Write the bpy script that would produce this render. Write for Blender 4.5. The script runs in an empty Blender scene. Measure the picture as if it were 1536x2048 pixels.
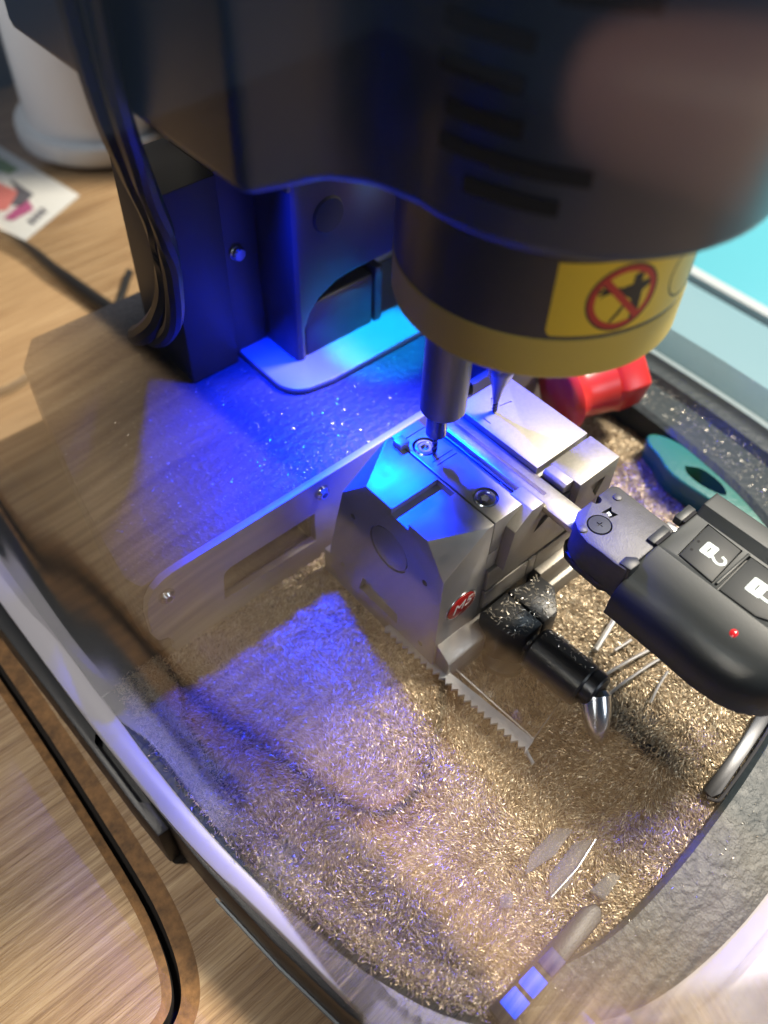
import bpy, bmesh, math, random
import numpy as np
from mathutils import Vector, Matrix

random.seed(7)
rng = np.random.default_rng(7)
S = 0.001                      # everything below is written in millimetres; z = 0 is the top of the key clamp
PI = math.pi
sc = bpy.context.scene
COL = sc.collection

# ------------------------------------------------------------------ camera
cam_d = bpy.data.cameras.new("camera")
cam = bpy.data.objects.new("camera", cam_d)
COL.objects.link(cam)
cam_d.sensor_fit = 'HORIZONTAL'
cam_d.sensor_width = 36.0
cam_d.lens = 36.0 * 1750 / 1536
cam_d.clip_start = 0.002
cam_d.clip_end = 20
right = Vector((0.7521104, -0.6583998, 0.0289764))
down = Vector((-0.4930799, -0.5913439, -0.6381103))
fwd = Vector((0.4372667, 0.4656417, -0.7693996))
m = Matrix.Identity(4)
for i in range(3):
    m[i][0], m[i][1], m[i][2] = right[i], -down[i], -fwd[i]
m.translation = Vector((-127.911, -95.857, 181.224)) * S
cam.matrix_world = m
cam_d.dof.use_dof = True
cam_d.dof.focus_distance = 0.243
cam_d.dof.aperture_fstop = 10.5
sc.camera = cam

# ------------------------------------------------------------------ light
sc.view_settings.view_transform = 'Standard'
sc.view_settings.look = 'None'
sc.view_settings.exposure = 0
sc.view_settings.gamma = 1
sc.render.engine = 'CYCLES'
sc.cycles.transparent_max_bounces = 24
sc.cycles.max_bounces = 8
sc.cycles.sample_clamp_indirect = 4
sc.cycles.caustics_reflective = False
sc.cycles.caustics_refractive = False
world = bpy.data.worlds.new("World")
sc.world = world
world.use_nodes = True
bg = world.node_tree.nodes['Background']
bg.inputs[0].default_value = (0.42, 0.62, 0.95, 1)
bg.inputs[1].default_value = 0.10


def look(o, loc, target):
    o.location = Vector(loc) * S
    d = (Vector(target) - Vector(loc)).normalized()
    o.rotation_euler = d.to_track_quat('-Z', 'Y').to_euler()


def area(name, loc, target, size, power, col, sy=None):
    d = bpy.data.lights.new(name, 'AREA')
    d.energy = power
    d.color = col
    d.size = size * S
    if sy:
        d.shape = 'RECTANGLE'
        d.size_y = sy * S
    o = bpy.data.objects.new(name, d)
    COL.objects.link(o)
    look(o, loc, target)
    return o


def spot(name, loc, target, power, col, angle, blend, r=3):
    d = bpy.data.lights.new(name, 'SPOT')
    d.energy = power
    d.color = col
    d.spot_size = math.radians(angle)
    d.spot_blend = blend
    d.shadow_soft_size = r * S
    o = bpy.data.objects.new(name, d)
    COL.objects.link(o)
    look(o, loc, target)
    return o


# low daylight through the workshop window at the right, and the open window around it
area("window_sunlight", (880, -195, 1330), (0, 0, -20), 300, 62, (1.0, 0.86, 0.66))
area("window_sky", (900, -80, 1400), (20, -40, -40), 640, 15, (0.70, 0.87, 1.0), 520)
area("front_fill", (240, -860, 330), (10, 0, 20), 220, 1.9, (0.86, 0.93, 1.0), 300)  # added fill, brightens the ring, sticker and front faces
spot("drum_fill", (-230, 480, 260), (86, 412, 20), 5, (0.95, 0.97, 1.0), 34, 0.8, 40)  # added spot that only brightens the drum at the back left
spot("table_fill", (-330, 200, 640), (-165, 125, -90), 13, (1.0, 0.93, 0.84), 34, 0.8, 40)  # added spot to brighten the table and its mirror image in the shield
BLUE = (0.0, 0.02, 1.0)
spot("blue_led", (11, 92, 86), (-6, 30, -10), 9, BLUE, 70, 0.85, 6)
spot("blue_led", (26, 92, 86), (-2, 28, -10), 9, BLUE, 66, 0.85, 6)
spot("blue_led", (-2, 92, 86), (-22, 64, -25), 12, BLUE, 76, 0.85, 5)
spot("blue_led", (58, 92, 86), (86, 44, -50), 3, BLUE, 56, 0.8, 8)
spot("blue_led", (42, 91, 86), (40, 90, -24), 4, (0.0, 0.42, 1.0), 24, 0.6)


# ------------------------------------------------------------------ materials
def nodes(name):
    mt = bpy.data.materials.new(name)
    mt.use_nodes = True
    nt = mt.node_tree
    return mt, nt, nt.nodes['Principled BSDF']


def tex(nt, scale=(1, 1, 1), rot=(0, 0, 0)):
    tc = nt.nodes.new('ShaderNodeTexCoord')
    mp = nt.nodes.new('ShaderNodeMapping')
    mp.inputs['Scale'].default_value = scale
    mp.inputs['Rotation'].default_value = rot
    nt.links.new(tc.outputs['Object'], mp.inputs[0])
    return mp.outputs[0]


def noise(nt, vec, scale, detail=3, rough=0.55):
    n = nt.nodes.new('ShaderNodeTexNoise')
    n.inputs['Scale'].default_value = scale
    n.inputs['Detail'].default_value = detail
    n.inputs['Roughness'].default_value = rough
    nt.links.new(vec, n.inputs['Vector'])
    return n.outputs['Fac']


def ramp(nt, fac, stops):
    r = nt.nodes.new('ShaderNodeValToRGB')
    e = r.color_ramp.elements
    e[0].position, e[0].color = stops[0][0], (*stops[0][1], 1)
    e[1].position, e[1].color = stops[-1][0], (*stops[-1][1], 1)
    for p, c in stops[1:-1]:
        x = e.new(p)
        x.color = (*c, 1)
    nt.links.new(fac, r.inputs[0])
    return r.outputs[0]


def mat(name, col, rough=0.5, metal=0.0, bump=None, var=0.0, vscale=300, spec=0.5, coat=0.0, stretch=(1, 1, 1),
        rvar=0.0, sub=0.0):
    mt, nt, p = nodes(name)
    p.inputs['Base Color'].default_value = (*col, 1)
    p.inputs['Roughness'].default_value = rough
    p.inputs['Metallic'].default_value = metal
    p.inputs['Specular IOR Level'].default_value = spec
    p.inputs['Coat Weight'].default_value = coat
    if sub:
        p.inputs['Subsurface Weight'].default_value = sub
        p.inputs['Subsurface Radius'].default_value = (0.004, 0.002, 0.001)
    if var or rvar:
        v = noise(nt, tex(nt, stretch), vscale, 5, 0.6)
        if var:
            lo = tuple(max(0, c * (1 - var)) for c in col)
            hi = tuple(min(1, c * (1 + var)) for c in col)
            nt.links.new(ramp(nt, v, [(0.3, lo), (0.7, hi)]), p.inputs['Base Color'])
        if rvar:
            mr = nt.nodes.new('ShaderNodeMapRange')
            mr.inputs[1].default_value = 0.3
            mr.inputs[2].default_value = 0.7
            mr.inputs[3].default_value = max(0.03, rough - rvar)
            mr.inputs[4].default_value = min(1, rough + rvar)
            nt.links.new(v, mr.inputs[0])
            nt.links.new(mr.outputs[0], p.inputs['Roughness'])
    if bump:
        b = nt.nodes.new('ShaderNodeBump')
        b.inputs['Strength'].default_value = bump[1]
        b.inputs['Distance'].default_value = bump[2]
        nt.links.new(noise(nt, tex(nt, bump[3] if len(bump) > 3 else (1, 1, 1)), bump[0], 3), b.inputs['Height'])
        nt.links.new(b.outputs[0], p.inputs['Normal'])
    return mt


def emit(name, col, strength):
    mt, nt, p = nodes(name)
    p.inputs['Base Color'].default_value = (*[c * 0.3 for c in col], 1)
    p.inputs['Emission Color'].default_value = (*col, 1)
    p.inputs['Emission Strength'].default_value = strength
    return mt


def sheet(name, tint=(0.97, 0.97, 0.97), gain=2.0, base=0.035, rough=0.055, top=0.64, power=1.5):
    """thin clear plastic: both faces of the sheet reflect, the rest goes straight through"""
    mt = bpy.data.materials.new(name)
    mt.use_nodes = True
    nt = mt.node_tree
    nt.nodes.remove(nt.nodes['Principled BSDF'])
    out = nt.nodes['Material Output']
    tr = nt.nodes.new('ShaderNodeBsdfTransparent')
    tr.inputs[0].default_value = (*tint, 1)
    gl = nt.nodes.new('ShaderNodeBsdfGlossy')
    gl.inputs['Roughness'].default_value = rough
    fr = nt.nodes.new('ShaderNodeFresnel')
    fr.inputs[0].default_value = 1.5
    ma = nt.nodes.new('ShaderNodeMath')
    ma.operation = 'MULTIPLY'
    ma.inputs[1].default_value = gain
    pw = nt.nodes.new('ShaderNodeMath')
    pw.operation = 'POWER'
    pw.inputs[1].default_value = power
    ad = nt.nodes.new('ShaderNodeMath')
    ad.operation = 'ADD'
    ad.inputs[1].default_value = base
    mi = nt.nodes.new('ShaderNodeMath')
    mi.operation = 'MINIMUM'
    mi.inputs[1].default_value = top
    mx = nt.nodes.new('ShaderNodeMixShader')
    nt.links.new(fr.outputs[0], ma.inputs[0])
    nt.links.new(ma.outputs[0], pw.inputs[0])
    nt.links.new(pw.outputs[0], ad.inputs[0])
    nt.links.new(ad.outputs[0], mi.inputs[0])
    nt.links.new(mi.outputs[0], mx.inputs[0])
    nt.links.new(tr.outputs[0], mx.inputs[1])
    nt.links.new(gl.outputs[0], mx.inputs[2])
    nt.links.new(mx.outputs[0], out.inputs[0])
    return mt


def frosted(name, col, alpha, rough=0.4):
    mt, nt, p = nodes(name)
    p.inputs['Base Color'].default_value = (*col, 1)
    p.inputs['Roughness'].default_value = rough
    out = nt.nodes['Material Output']
    tr = nt.nodes.new('ShaderNodeBsdfTransparent')
    mx = nt.nodes.new('ShaderNodeMixShader')
    mx.inputs[0].default_value = alpha
    nt.links.new(tr.outputs[0], mx.inputs[1])
    nt.links.new(p.outputs[0], mx.inputs[2])
    nt.links.new(mx.outputs[0], out.inputs[0])
    return mt


def wood(name):
    mt, nt, p = nodes(name)
    v = tex(nt, (14, 420, 60))
    v2 = tex(nt, (36, 2300, 60))
    v3 = tex(nt, (4, 26, 10))
    a = noise(nt, v, 1.0, 6, 0.65)
    b = noise(nt, v2, 1.0, 4, 0.7)
    c = noise(nt, v3, 1.0, 3, 0.5)
    ca = ramp(nt, a, [(0.30, (0.25, 0.15, 0.075)), (0.5, (0.42, 0.285, 0.155)), (0.68, (0.55, 0.405, 0.24))])
    cb = ramp(nt, b, [(0.30, (0.42, 0.33, 0.26)), (0.52, (1, 1, 1)), (0.72, (1.12, 1.1, 1.08))])
    cc = ramp(nt, c, [(0.3, (0.78, 0.72, 0.66)), (0.65, (1.05, 1.03, 1.0))])
    mx = nt.nodes.new('ShaderNodeMix')
    mx.data_type = 'RGBA'
    mx.blend_type = 'MULTIPLY'
    mx.inputs[0].default_value = 0.8
    nt.links.new(ca, mx.inputs[6])
    nt.links.new(cb, mx.inputs[7])
    m2 = nt.nodes.new('ShaderNodeMix')
    m2.data_type = 'RGBA'
    m2.blend_type = 'MULTIPLY'
    m2.inputs[0].default_value = 0.9
    nt.links.new(mx.outputs[2], m2.inputs[6])
    nt.links.new(cc, m2.inputs[7])
    nt.links.new(m2.outputs[2], p.inputs['Base Color'])
    bu = nt.nodes.new('ShaderNodeBump')
    bu.inputs['Strength'].default_value = 0.6
    bu.inputs['Distance'].default_value = 0.0004
    nt.links.new(b, bu.inputs['Height'])
    nt.links.new(bu.outputs[0], p.inputs['Normal'])
    p.inputs['Roughness'].default_value = 0.38
    return mt


M = {}
M['wood'] = wood('bamboo wood')
M['burn'] = mat('burnt wood edge', (0.21, 0.105, 0.035), 0.7, var=0.5, vscale=260, bump=(900, 0.5, 0.0004))
M['char'] = mat('charred groove', (0.012, 0.009, 0.007), 0.9)
M['paint'] = mat('black textured paint', (0.038, 0.040, 0.052), 0.45, bump=(430, 0.8, 0.0009), rvar=0.08, spec=0.3)
M['lip'] = mat('grey leather grain paint', (0.030, 0.041, 0.049), 0.46, bump=(380, 0.7, 0.0006), rvar=0.05, spec=0.35)
M['rim'] = mat('black moulded plastic', (0.014, 0.015, 0.017), 0.42, bump=(1500, 0.3, 0.0002))
M['housing'] = mat('black housing plastic', (0.020, 0.034, 0.066), 0.33, bump=(1600, 0.12, 0.0001))
M['slot'] = mat('vent opening black', (0.003, 0.003, 0.004), 0.9)
M['steel'] = mat('satin nickel plated steel', (0.31, 0.29, 0.255), 0.48, 0.55, bump=(2600, 0.35, 0.00012), var=0.08, vscale=900, rvar=0.06)
M['steel2'] = mat('fine ground steel', (0.46, 0.445, 0.42), 0.42, 0.55, bump=(900, 0.18, 0.0001, (1, 8, 8)), rvar=0.08)
M['blade'] = mat('key blade nickel silver', (0.62, 0.57, 0.46), 0.30, 1.0, bump=(2200, 0.4, 0.00012), var=0.12, vscale=500)
M['plate'] = mat('brushed steel plate', (0.34, 0.31, 0.30), 0.5, 0.25, bump=(260, 0.12, 0.0002, (1, 6, 6)))
M['column'] = mat('dark anodised column', (0.045, 0.045, 0.055), 0.34, 0.3)
M['sidecol'] = mat('brown grey painted panel', (0.04, 0.036, 0.036), 0.5)
M['rear'] = mat('pale rear panel', (0.45, 0.47, 0.5), 0.4)
M['collar'] = mat('satin grey collar', (0.17, 0.20, 0.25), 0.35, bump=(900, 0.25, 0.0003))
M['yellow'] = mat('mustard yellow ring', (0.66, 0.49, 0.085), 0.48)
M['sticker'] = mat('yellow warning vinyl', (0.86, 0.60, 0.03), 0.4)
M['red_ink'] = mat('red print', (0.55, 0.035, 0.025), 0.5)
M['black_ink'] = mat('black print', (0.012, 0.012, 0.014), 0.5)
M['carbide'] = mat('dark carbide', (0.10, 0.10, 0.115), 0.25, 1.0)
M['holder'] = mat('grey steel chuck', (0.13, 0.13, 0.145), 0.38, 0.9)
M['screw'] = mat('chrome screw', (0.55, 0.56, 0.58), 0.22, 1.0)
M['dark_screw'] = mat('blackened screw', (0.06, 0.062, 0.068), 0.35, 0.8)
M['hole'] = mat('drilled hole black', (0.006, 0.006, 0.008), 0.8)
M['bplastic'] = mat('black lever plastic', (0.016, 0.017, 0.019), 0.38, bump=(1300, 0.3, 0.0002))
M['fob'] = mat('black fob plastic', (0.022, 0.027, 0.030), 0.45, bump=(3000, 0.25, 0.00008))
M['fobbtn'] = mat('soft black rubber', (0.020, 0.024, 0.028), 0.55)
M['zinc'] = mat('cast zinc dark grey', (0.085, 0.085, 0.088), 0.48, 0.35, bump=(2600, 0.5, 0.00015), var=0.12, vscale=400)
M['pale_ink'] = mat('pale green white print', (0.68, 0.80, 0.80), 0.5)
M['white_ink'] = mat('white print', (0.80, 0.78, 0.76), 0.5)
M['red_led'] = mat('red lens', (0.65, 0.02, 0.03), 0.2)
M['red_plastic'] = mat('translucent red plastic', (0.62, 0.035, 0.03), 0.3, sub=0.25)
M['teal'] = mat('teal plastic', (0.012, 0.135, 0.105), 0.34, bump=(700, 0.25, 0.0004))
M['emblem_red'] = mat('red enamel', (0.50, 0.022, 0.02), 0.25, coat=0.4)
M['silver'] = mat('bright silver wire', (0.75, 0.76, 0.78), 0.3, 0.9)
M['scrap'] = frosted('clear scrap plastic', (0.16, 0.17, 0.18), 0.36, 0.5)
M['film'] = sheet('clear film', gain=0.8, base=0.05, rough=0.08, top=0.3)
M['serrated'] = mat('frosted white strip', (0.80, 0.80, 0.80), 0.5, bump=(700, 0.4, 0.0004))
M['shield'] = sheet('clear acrylic shield')
M['rail'] = frosted('frosted shield edge', (0.60, 0.58, 0.63), 0.8, 0.3)
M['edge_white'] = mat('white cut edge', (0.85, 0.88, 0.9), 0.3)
M['mat_blue'] = mat('pale blue bench mat', (0.18, 0.31, 0.37), 0.35, bump=(900, 0.3, 0.0004))
M['mat_cyan'] = mat('cyan bench cover', (0.07, 0.36, 0.46), 0.4)
M['grey_rail'] = mat('grey edging', (0.42, 0.47, 0.5), 0.35)
M['cable'] = mat('black cable rubber', (0.012, 0.013, 0.015), 0.42)
M['paper'] = mat('white label paper', (0.72, 0.74, 0.74), 0.6)
M['pink_ink'] = mat('salmon print', (0.62, 0.20, 0.19), 0.6)
M['magenta_ink'] = mat('magenta print', (0.42, 0.10, 0.24), 0.6)
M['grey_ink'] = mat('grey print', (0.12, 0.12, 0.15), 0.6)
M['green_ink'] = mat('green print', (0.20, 0.30, 0.12), 0.6)
M['roll'] = mat('white plastic drum', (0.70, 0.72, 0.73), 0.45)
M['cabinet'] = mat('dark grey cabinet', (0.07, 0.065, 0.062), 0.5)
M['wall'] = mat('grey plaster wall', (0.33, 0.32, 0.30), 0.8, bump=(60, 0.2, 0.002))
M['floor'] = mat('dark floor', (0.014, 0.017, 0.022), 0.7)
M['skin'] = mat('skin', (0.42, 0.24, 0.22), 0.5, sub=0.1)
M['sleeve'] = mat('dark sleeve', (0.02, 0.022, 0.03), 0.9)
M['reflection_glow'] = emit('LED reflection glow', (0.0, 0.075, 1.0), 3.5)  # emission imitates the LED reflection in the shield
M['reflection_glow_dim'] = emit('dim LED reflection glow', (0.02, 0.03, 0.35), 0.35)  # weaker glow for the same imitated reflection
M['hair'] = mat('dark thread', (0.03, 0.03, 0.035), 0.7)


def brass_mat(name, stops, rough=0.42):
    mt, nt, p = nodes(name)
    g = nt.nodes.new('ShaderNodeNewGeometry')
    nt.links.new(ramp(nt, g.outputs['Random Per Island'], stops), p.inputs['Base Color'])
    p.inputs['Metallic'].default_value = 0.5
    p.inputs['Roughness'].default_value = rough
    return mt


M['brass'] = brass_mat('brass shavings', [(0.0, (0.32, 0.235, 0.15)), (0.4, (0.50, 0.385, 0.25)), (0.75, (0.63, 0.51, 0.345)), (1.0, (0.76, 0.67, 0.51))])
M['silver_chip'] = brass_mat('pale metal shavings', [(0.0, (0.4, 0.36, 0.3)), (0.5, (0.65, 0.6, 0.5)), (1.0, (0.85, 0.82, 0.76))], 0.25)
M['bed'] = mat('packed brass swarf', (0.27, 0.20, 0.13), 0.5, 0.4, bump=(700, 1.0, 0.002), var=0.5, vscale=500)


# ------------------------------------------------------------------ mesh helpers
class B:
    def __init__(self):
        self.bm = bmesh.new()

    def faces(self, vs, fs):
        v = [self.bm.verts.new(p) for p in vs]
        for f in fs:
            try:
                self.bm.faces.new([v[i] for i in f])
            except ValueError:
                pass
        return self

    def box(self, x0, x1, y0, y1, z0, z1):
        v = [(x, y, z) for x in (x0, x1) for y in (y0, y1) for z in (z0, z1)]
        return self.faces(v, [(0, 1, 3, 2), (4, 6, 7, 5), (0, 4, 5, 1), (2, 3, 7, 6), (0, 2, 6, 4), (1, 5, 7, 3)])

    def prism(self, poly, axis, a, b):
        def P(u, v, h):
            return {'z': (u, v, h), 'y': (u, h, v), 'x': (h, u, v)}[axis]
        n = len(poly)
        v = [P(u, w, a) for u, w in poly] + [P(u, w, b) for u, w in poly]
        f = [tuple(range(n)), tuple(range(2 * n - 1, n - 1, -1))]
        f += [(i, (i + 1) % n, n + (i + 1) % n, n + i) for i in range(n)]
        return self.faces(v, f)

    def lathe(self, prof, org, axis=(0, 0, 1), n=32):
        """prof: (radius, distance along the axis)"""
        ax = Vector(axis).normalized()
        e1 = ax.orthogonal().normalized()
        e2 = ax.cross(e1)
        org = Vector(org)
        rings = []
        for r, h in prof:
            if r < 1e-6:
                rings.append([self.bm.verts.new(org + ax * h)])
            else:
                rings.append([self.bm.verts.new(org + ax * h + (e1 * math.cos(t) + e2 * math.sin(t)) * r)
                              for t in (2 * PI * k / n for k in range(n))])
        for A, Bq in zip(rings, rings[1:]):
            for k in range(n):
                k2 = (k + 1) % n
                q = [A[k % len(A)], A[k2 % len(A)], Bq[k2 % len(Bq)], Bq[k % len(Bq)]]
                u = []
                for x in q:
                    if x not in u:
                        u.append(x)
                if len(u) > 2:
                    self.bm.faces.new(u)
        for R, rev in ((rings[0], True), (rings[-1], False)):
            if len(R) > 2:
                self.bm.faces.new(R[::-1] if rev else R)
        return self

    def tube(self, pts, r, n=10, flat=1.0):
        pts = [Vector(p) for p in pts]
        rings = []
        up = Vector((0, 0, 1))
        for i, p in enumerate(pts):
            t = (pts[min(i + 1, len(pts) - 1)] - pts[max(i - 1, 0)]).normalized()
            s = t.cross(up)
            if s.length < 1e-3:
                s = t.orthogonal()
            s.normalize()
            w = s.cross(t)
            rr = r[i] if isinstance(r, (list, tuple)) else r
            rings.append([self.bm.verts.new(p + (s * math.cos(a) + w * math.sin(a) * flat) * rr)
                          for a in (2 * PI * k / n for k in range(n))])
        for A, Bq in zip(rings, rings[1:]):
            for k in range(n):
                self.bm.faces.new((A[k], A[(k + 1) % n], Bq[(k + 1) % n], Bq[k]))
        self.bm.faces.new(rings[0][::-1])
        self.bm.faces.new(rings[-1])
        return self

    def build(self, name, mt, parent=None, bevel=0.0, seg=2, sharp=32, label=None, up=False):
        bm = self.bm
        bmesh.ops.recalc_face_normals(bm, faces=bm.faces)
        if up:                                  # open sheets: face the sky
            bmesh.ops.reverse_faces(bm, faces=[f for f in bm.faces if f.normal.z < -1e-4])
        if bevel:
            ed = [e for e in bm.edges if len(e.link_faces) == 2 and e.calc_face_angle(0) > math.radians(25)]
            bmesh.ops.bevel(bm, geom=ed, offset=bevel, segments=seg, profile=0.5, affect='EDGES', clamp_overlap=True)
        for f in bm.faces:
            f.smooth = True
        lim = math.radians(sharp)
        for e in bm.edges:
            if len(e.link_faces) != 2 or e.calc_face_angle(0) > lim:
                e.smooth = False
        o = Vector(ORG.get(parent.name, (0, 0, 0))) if parent else Vector((0, 0, 0))
        for v in bm.verts:
            v.co = (v.co - o) * S
        me = bpy.data.meshes.new(name)
        bm.to_mesh(me)
        bm.free()
        me.materials.append(M[mt])
        ob = bpy.data.objects.new(name, me)
        COL.objects.link(ob)
        if parent:
            ob.parent = parent
            ORG[ob.name] = tuple(o)
        if label:
            ob['label'] = label
        return ob


ORG = {}


def thing(name, label, cat, loc, group=None):
    o = bpy.data.objects.new(name, None)
    COL.objects.link(o)
    o.empty_display_size = 0.005
    o.location = Vector(loc) * S
    ORG[o.name] = tuple(loc)
    return tag(o, label, cat, group)


def tag(o, label, cat=None, group=None, kind=None):
    if label:
        o['label'] = label
    if cat:
        o['category'] = cat
    if group:
        o['group'] = group
    if kind:
        o['kind'] = kind
    return o


def cut(ob, cutter):
    """subtract a builder's shape from an object"""
    par = ob.parent
    c = cutter.build('cutter', 'hole', par)
    md = ob.modifiers.new('cut', 'BOOLEAN')
    md.object = c
    md.operation = 'DIFFERENCE'
    md.solver = 'EXACT'
    bpy.context.view_layer.update()
    dg = bpy.context.evaluated_depsgraph_get()
    me = bpy.data.meshes.new_from_object(ob.evaluated_get(dg))
    ob.modifiers.clear()
    old = ob.data
    ob.data = me
    bpy.data.meshes.remove(old)
    cm = c.data
    bpy.data.objects.remove(c)
    bpy.data.meshes.remove(cm)
    b2 = bmesh.new()
    b2.from_mesh(me)
    for f in b2.faces:
        f.smooth = True
    for e in b2.edges:
        e.smooth = not (len(e.link_faces) != 2 or e.calc_face_angle(0) > math.radians(32))
    b2.to_mesh(me)
    b2.free()
    return ob


def arc(cx, cy, r, a0, a1, n=12):
    return [(cx + r * math.cos(math.radians(a0 + (a1 - a0) * k / n)), cy + r * math.sin(math.radians(a0 + (a1 - a0) * k / n)))
            for k in range(n + 1)]


def smooth_path(pts, k=6):
    """Catmull-Rom through the points"""
    P = [Vector(p) for p in pts]
    P = [2 * P[0] - P[1]] + P + [2 * P[-1] - P[-2]]
    out = []
    for i in range(1, len(P) - 2):
        for j in range(k):
            t = j / k
            a, b, c, d = P[i - 1], P[i], P[i + 1], P[i + 2]
            out.append(0.5 * ((2 * b) + (c - a) * t + (2 * a - 5 * b + 4 * c - d) * t * t + (3 * b - a - 3 * c + d) * t ** 3))
    out.append(P[-2])
    return out


# ================================================================== SETTING
TZ = -90.0
gpts = [(-122.6, 500), (-122.6, 400), (-122.6, 310), (-122.6, 230), (-122.6, 165), (-122.6, 110), (-122.6, 66), (-123.3, 30), (-124.2, 5), (-125.9, -9), (-128.8, -20), (-133.0, -27), (-140, -30),
        (-150.3, -29), (-166, -21.5), (-181.5, -10.5), (-194, 0), (-203, 8)]
gp = [(p.x, p.y) for p in smooth_path([(x, y, 0) for x, y in gpts], 6)]


def off(path, d):
    out = []
    for i, p in enumerate(path):
        a, b = path[max(i - 1, 0)], path[min(i + 1, len(path) - 1)]
        t = Vector((b[0] - a[0], b[1] - a[1])).normalized()
        out.append((p[0] - t.y * d, p[1] + t.x * d))
    return out


def ribbon(bd, A, Bq, za, zb):
    n = len(A)
    bd.faces([(x, y, za) for x, y in A] + [(x, y, zb) for x, y in Bq], [(i, i + 1, n + i + 1, n + i) for i in range(n - 1)])
    return bd


g0, g1 = off(gp, 1.3), off(gp, -1.3)     # the two edges of the cut line
o_in, o_out = off(gp, 6.5), off(gp, -4.0)
# table: the outer board (machine side) and the rounded inset board, each with the scorched edge beside the cut
TX = -206


def board(poly):
    bb = B()
    bb.bm.faces.new([bb.bm.verts.new((x, y, TZ)) for x, y in poly]).normal_update()
    bmesh.ops.triangulate(bb.bm, faces=bb.bm.faces[:])
    return bb


tb = board(o_in + [(TX - 1, -4), (TX, -420), (420, -420), (420, 500)])
tbl = tb.build('table_top', 'wood', up=True)
B().box(TX, 420, -420, 500, TZ - 22, TZ - 6).build('core', 'wood', tbl)
tag(tbl, 'light bamboo table board under the machine', None, None, 'structure')
tb = board(o_out + [(TX, 18), (TX, 500)])
tin = tb.build('table_inset', 'wood', up=True)
tag(tin, 'rounded bamboo board left of the burnt groove', None, None, 'structure')
b = B()
ribbon(b, g0, o_in, TZ - 0.5, TZ)
b.build('scorched_edge', 'burn', tbl, up=True)
b = B()
ribbon(b, g1, o_out, TZ - 0.5, TZ)
b.build('scorched_edge', 'burn', tin, up=True)
b = B()
ribbon(b, g0, g1, TZ - 5, TZ - 5)
ribbon(b, g0, g0, TZ - 5, TZ - 0.5)
ribbon(b, g1, g1, TZ - 5, TZ - 0.5)
b.build('groove', 'char', tbl)
f = B().box(-1600, 1600, -1600, 1600, -800, -790).build('floor', 'floor')
tag(f, 'dark workshop floor beyond the table edge', None, None, 'structure')
w = B().box(-60, 1600, 520, 530, -790, 900).build('wall', 'wall')
tag(w, 'grey wall behind the table', None, None, 'structure')
# the bench seen through the right side of the shield
b = B().box(146, 228, -200, 260, -88, -72)
t = b.build('bench_mat', 'mat_blue', None, 1.5)
tag(t, 'pale blue sheet lying right of the machine', None, None, 'structure')
b = B().box(238, 420, -200, 260, -89, -74)
t = b.build('bench_cover', 'mat_cyan', None, 1.5)
tag(t, 'bright cyan cover beyond the grey edging', None, None, 'structure')
b = B().box(229.5, 236.5, -200, 260, -89, -69)
t = b.build('bench_edging', 'grey_rail', None, 1.5)
tag(t, 'grey edging strip between blue mat and cyan cover', None, None, 'structure')

# ================================================================== MACHINE
mach = thing('key_cutting_machine', 'black key cutting machine with yellow ringed head, blue lit deck and clear shield', 'machine', (16, 0, TZ))
inner = [(-82, 49), (-84, 37), (-89, 25), (-92, 0), (-91, -20), (-89, -33), (-84, -55), (-76, -74), (-63, -86), (-46, -91.5), (-32, -93.3), (-15, -93.3),
         (2, -92.3), (25, -90), (45, -86), (70, -75), (92, -55), (102, -35), (107, -10), (110, 20), (110, 49)]
outer = [(-104, 49), (-104, 37), (-104, 25), (-103, 0), (-101, -20), (-98, -36), (-93, -58), (-85, -78), (-73, -93), (-54, -106), (-36, -112), (-15, -114.5),
         (4, -114.5), (28, -113.5), (55, -110.5), (92, -99), (124, -72), (138, -42), (142, -12), (143, 20), (143, 49)]
pi_ = [(p.x, p.y) for p in smooth_path([(x, y, 0) for x, y in inner], 4)]
po_ = [(p.x, p.y) for p in smooth_path([(x, y, 0) for x, y in outer], 4)]
n = len(pi_)
# floor of the tray
b = B()
b.faces([(x, y, -60.6) for x, y in pi_] + [(0, 49, -60.6)], [(i, i + 1, n) for i in range(n - 1)])
b.build('tray', 'paint', mach, up=True)
# raised lip round the tray
b = B()
rows = []
for i in range(n):
    x0, y0 = pi_[i]
    x1, y1 = po_[i]
    d = Vector((x1 - x0, y1 - y0))
    rt = min(1, max(0, (x0 - 40) / 55))
    zt = -57.2 + 9.5 * rt
    seq = [(0.0, -61), (0.03, zt - 1.2), (0.10, zt), (0.55, zt - 0.3 - 2.5 * rt), (0.62, zt - 0.6 - 3.2 * rt), (0.70, zt - 0.5 - 0.6 * rt), (1.0, zt - 1.6)]
    rows.append([(x0 + d.x * s, y0 + d.y * s, z) for s, z in seq])
k = len(rows[0])
b.faces([p for r in rows for p in r], [(i * k + j, i * k + j + 1, (i + 1) * k + j + 1, (i + 1) * k + j) for i in range(n - 1) for j in range(k - 1)])
lip = b.build('tray_lip', 'lip', mach, sharp=22, up=True)
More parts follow.
